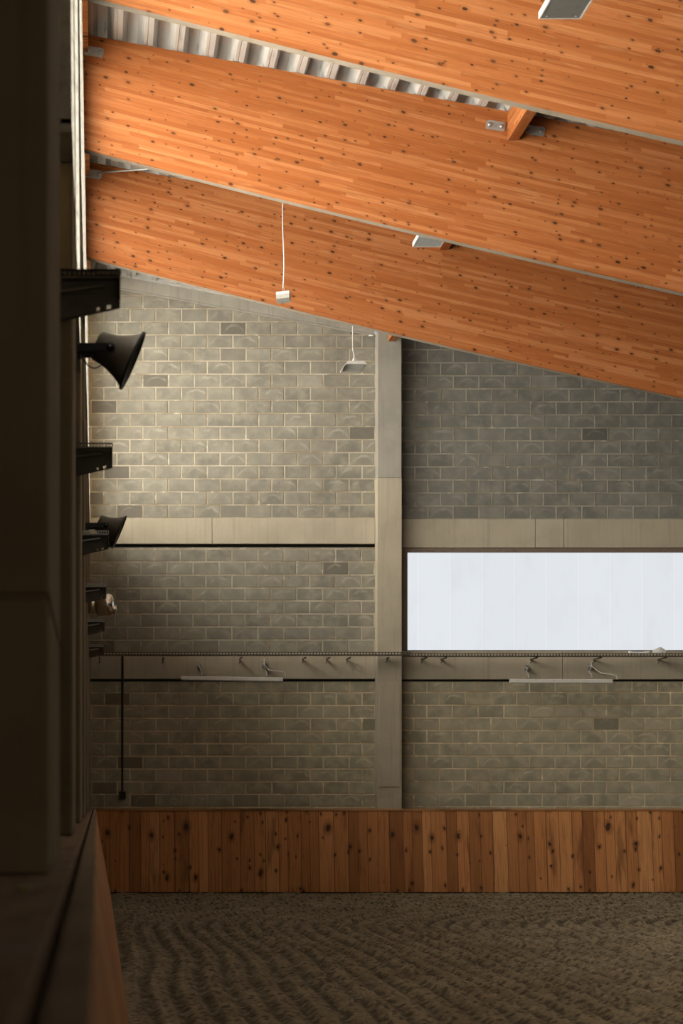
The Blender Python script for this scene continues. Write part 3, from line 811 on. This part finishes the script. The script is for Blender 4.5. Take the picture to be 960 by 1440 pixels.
# ================================================================== LAMPS
def panel_lamp(xl, yfar, z, label, w=.312, d=.5):
    root = empty('panel_lamp', (xl + w / 2, yfar - d / 2, z), label, 'ceiling lamp', 'flat panel lamps hung between the beams')
    y0 = yfar - d
    h = MB(); h.box(xl, xl + w, y0, yfar, z + .012, z + .05)
    for a in ((xl, xl + .012, y0, yfar), (xl + w - .012, xl + w, y0, yfar), (xl + .012, xl + w - .012, y0, y0 + .012), (xl + .012, xl + w - .012, yfar - .012, yfar)):
        h.box(*a, z, z + .012)
    h.box(xl + .06, xl + w - .06, y0 + .1, yfar - .1, z + .05, z + .09)
    h.build('housing', M['white'], root)
    MB().box(xl + .012, xl + w - .012, y0 + .012, yfar - .012, z + .003, z + .0115).build('diffuser', M['lampgrey' if 'top edge' in label else 'lens'], root)
    for sx in (.05, w - .05):
        for sy in (.06, d - .06):
            MB().lathe((xl + sx, y0 + sy, z + .004), (0, 0, -1), [(0, .008), (.004, .007), (.005, 0)], 8).build('screw', M['white'], root)
    cx, cy = xl + w / 2, yfar - d / 2
    MB().tube([(cx, cy, z + .088), (cx, cy, roof_z(cx) + .0)], .005, 6).build('cord', M['cord'], root)
zl = H + (VY - 27) * 17.9 / F
panel_lamp(P(757, 0, 17.9).x, 17.9, zl, 'grey faced flat panel lamp at the top edge, before the nearest beam')
panel_lamp(P(579.7, 0, 26.8).x, 26.8, H + (VY - 347.5) * 26.8 / F, 'pale flat panel lamp peeping out below the middle glulam beam')

# small box pendant before the farthest beam
def box_pendant():
    y = 28.3; c = P(398.5, 417, y); s = y / F
    root = empty('pendant_lamp', c, 'small white box pendant lamp on a long cord before the farthest beam', 'pendant lamp')
    R = Matrix.Rotation(math.radians(-16), 3, 'X') @ Matrix.Rotation(math.radians(-14), 3, 'Z')
    h = MB(); h.box(c.x - 9.6 * s, c.x + 9.6 * s, y - .05, y + .05, c.z + .004, c.z + .048, R, c); h.build('housing', M['white'], root, bevel=.008)
    l = MB(); l.box(c.x - 9.2 * s, c.x + 9.2 * s, y - .062, y + .062, c.z - .052, c.z + .003, R, c); l.build('diffuser', M['lens'], root)
    MB().tube([c + Vector((-.02, 0, .04)), c + Vector((.0, .0, .11)), c + Vector((.02, 0, .04))], .006, 6).build('hanger', M['galv'], root)
    xt = P(398, 0, y).x; pts = []
    top = roof_z(xt)
    for i in range(25):
        t = i / 24; z = c.z + .10 + (top - c.z - .10) * t
        pts.append((xt + .012 * math.sin(t * 9) * (1 - t), y, z))
    MB().tube(pts, .0065, 6).build('cord', M['cord'], root)
box_pendant()
def shade_pendant():
    y = 34.4; c = P(497.5, 514, y); s = y / F
    root = empty('pendant_lamp', c, 'white shallow shade pendant lamp hanging before the block wall, left of the pillar', 'pendant lamp')
    T = lambda dx, dz, dy=0: Vector((c.x + dx * s, y + dy, c.z + dz * s))
    h = MB()
    n = 10; prof = [(-18.5, -7.5), (-16.5, -3.5), (-13, .3), (-10, 3.6), (-7, 4.2), (11, 4.2), (14, 3.2), (16.5, .2), (16, -1.2)]
    vs = []
    for yy in (-.13, .13): vs += [T(a, b, yy) for a, b in prof]
    k = len(prof); h.add(vs, [(i, i + 1, k + i + 1, k + i) for i in range(k - 1)])
    h.add([T(-13, .3, -.13), T(-10, 3.9, -.13), T(13.4, 3.9, -.13), T(16, -.4, -.13)], [(0, 1, 2, 3)])
    o = h.build('shade', M['white'], root); md = o.modifiers.new('thickness', 'SOLIDIFY'); md.thickness = .008
    l = MB(); l.add([T(-13, -.6, -.12), T(15, -.6, -.12), T(12.5, -7, .1), T(-15, -7, .1), T(-13, .6, -.12), T(15, .6, -.12), T(12.5, -5.8, .12), T(-15, -5.8, .12)],
          [(0, 1, 2, 3), (4, 5, 6, 7), (0, 1, 5, 4), (1, 2, 6, 5), (2, 3, 7, 6), (3, 0, 4, 7)]); l.build('diffuser', M['lens'], root)
    m = MB()
    for e in (-2.5, 5): m.tube([T(e, 4.2), T(.8, 12), T(.8, 14.8)], .012, 6)
    m.lathe(T(.5, 4), (0, 0, 1), [(0, .022), (.07, .016), (.075, 0)], 10)
    m.build('hanger', M['white'], root)
    x = T(-1.5, 0).x
    MB().tube([T(.8, 14.5), (x, y, T(0, 22).z), (x, y, T(0, 34).z), (x - .01, y, roof_z(x))], .0085, 6).build('cord', M['cord'], root)
shade_pendant()

# ================================================================== LIGHT, WORLD, CAMERA
w = bpy.data.worlds.new('sky'); bpy.context.scene.world = w; w.use_nodes = True
nt = w.node_tree; bg = nt.nodes.get('Background') or nt.nodes.new('ShaderNodeBackground')
bg.inputs[0].default_value = (.75, .85, 1, 1); bg.inputs[1].default_value = .8

cam = bpy.data.cameras.new('camera'); co = bpy.data.objects.new('camera', cam); C.objects.link(co)
co.location = (0, 0, H); co.rotation_euler = (math.radians(90), 0, 0)
cam.sensor_fit = 'VERTICAL'; cam.sensor_height = 36; cam.sensor_width = 24; cam.lens = F * 36 / 1440
cam.shift_x = (480 - VX) / 1440; cam.shift_y = (VY - 720) / 1440
cam.clip_start = .05; cam.clip_end = 200
cam.dof.use_dof = True; cam.dof.focus_distance = 36; cam.dof.aperture_fstop = 6.0
sc = bpy.context.scene; sc.camera = co
sc.view_settings.view_transform = 'Standard'; sc.view_settings.look = 'None'
sc.view_settings.gamma = 1; sc.view_settings.use_curve_mapping = False
sc.view_settings.exposure = 0.0
sc.cycles.max_bounces = 8; sc.cycles.diffuse_bounces = 1
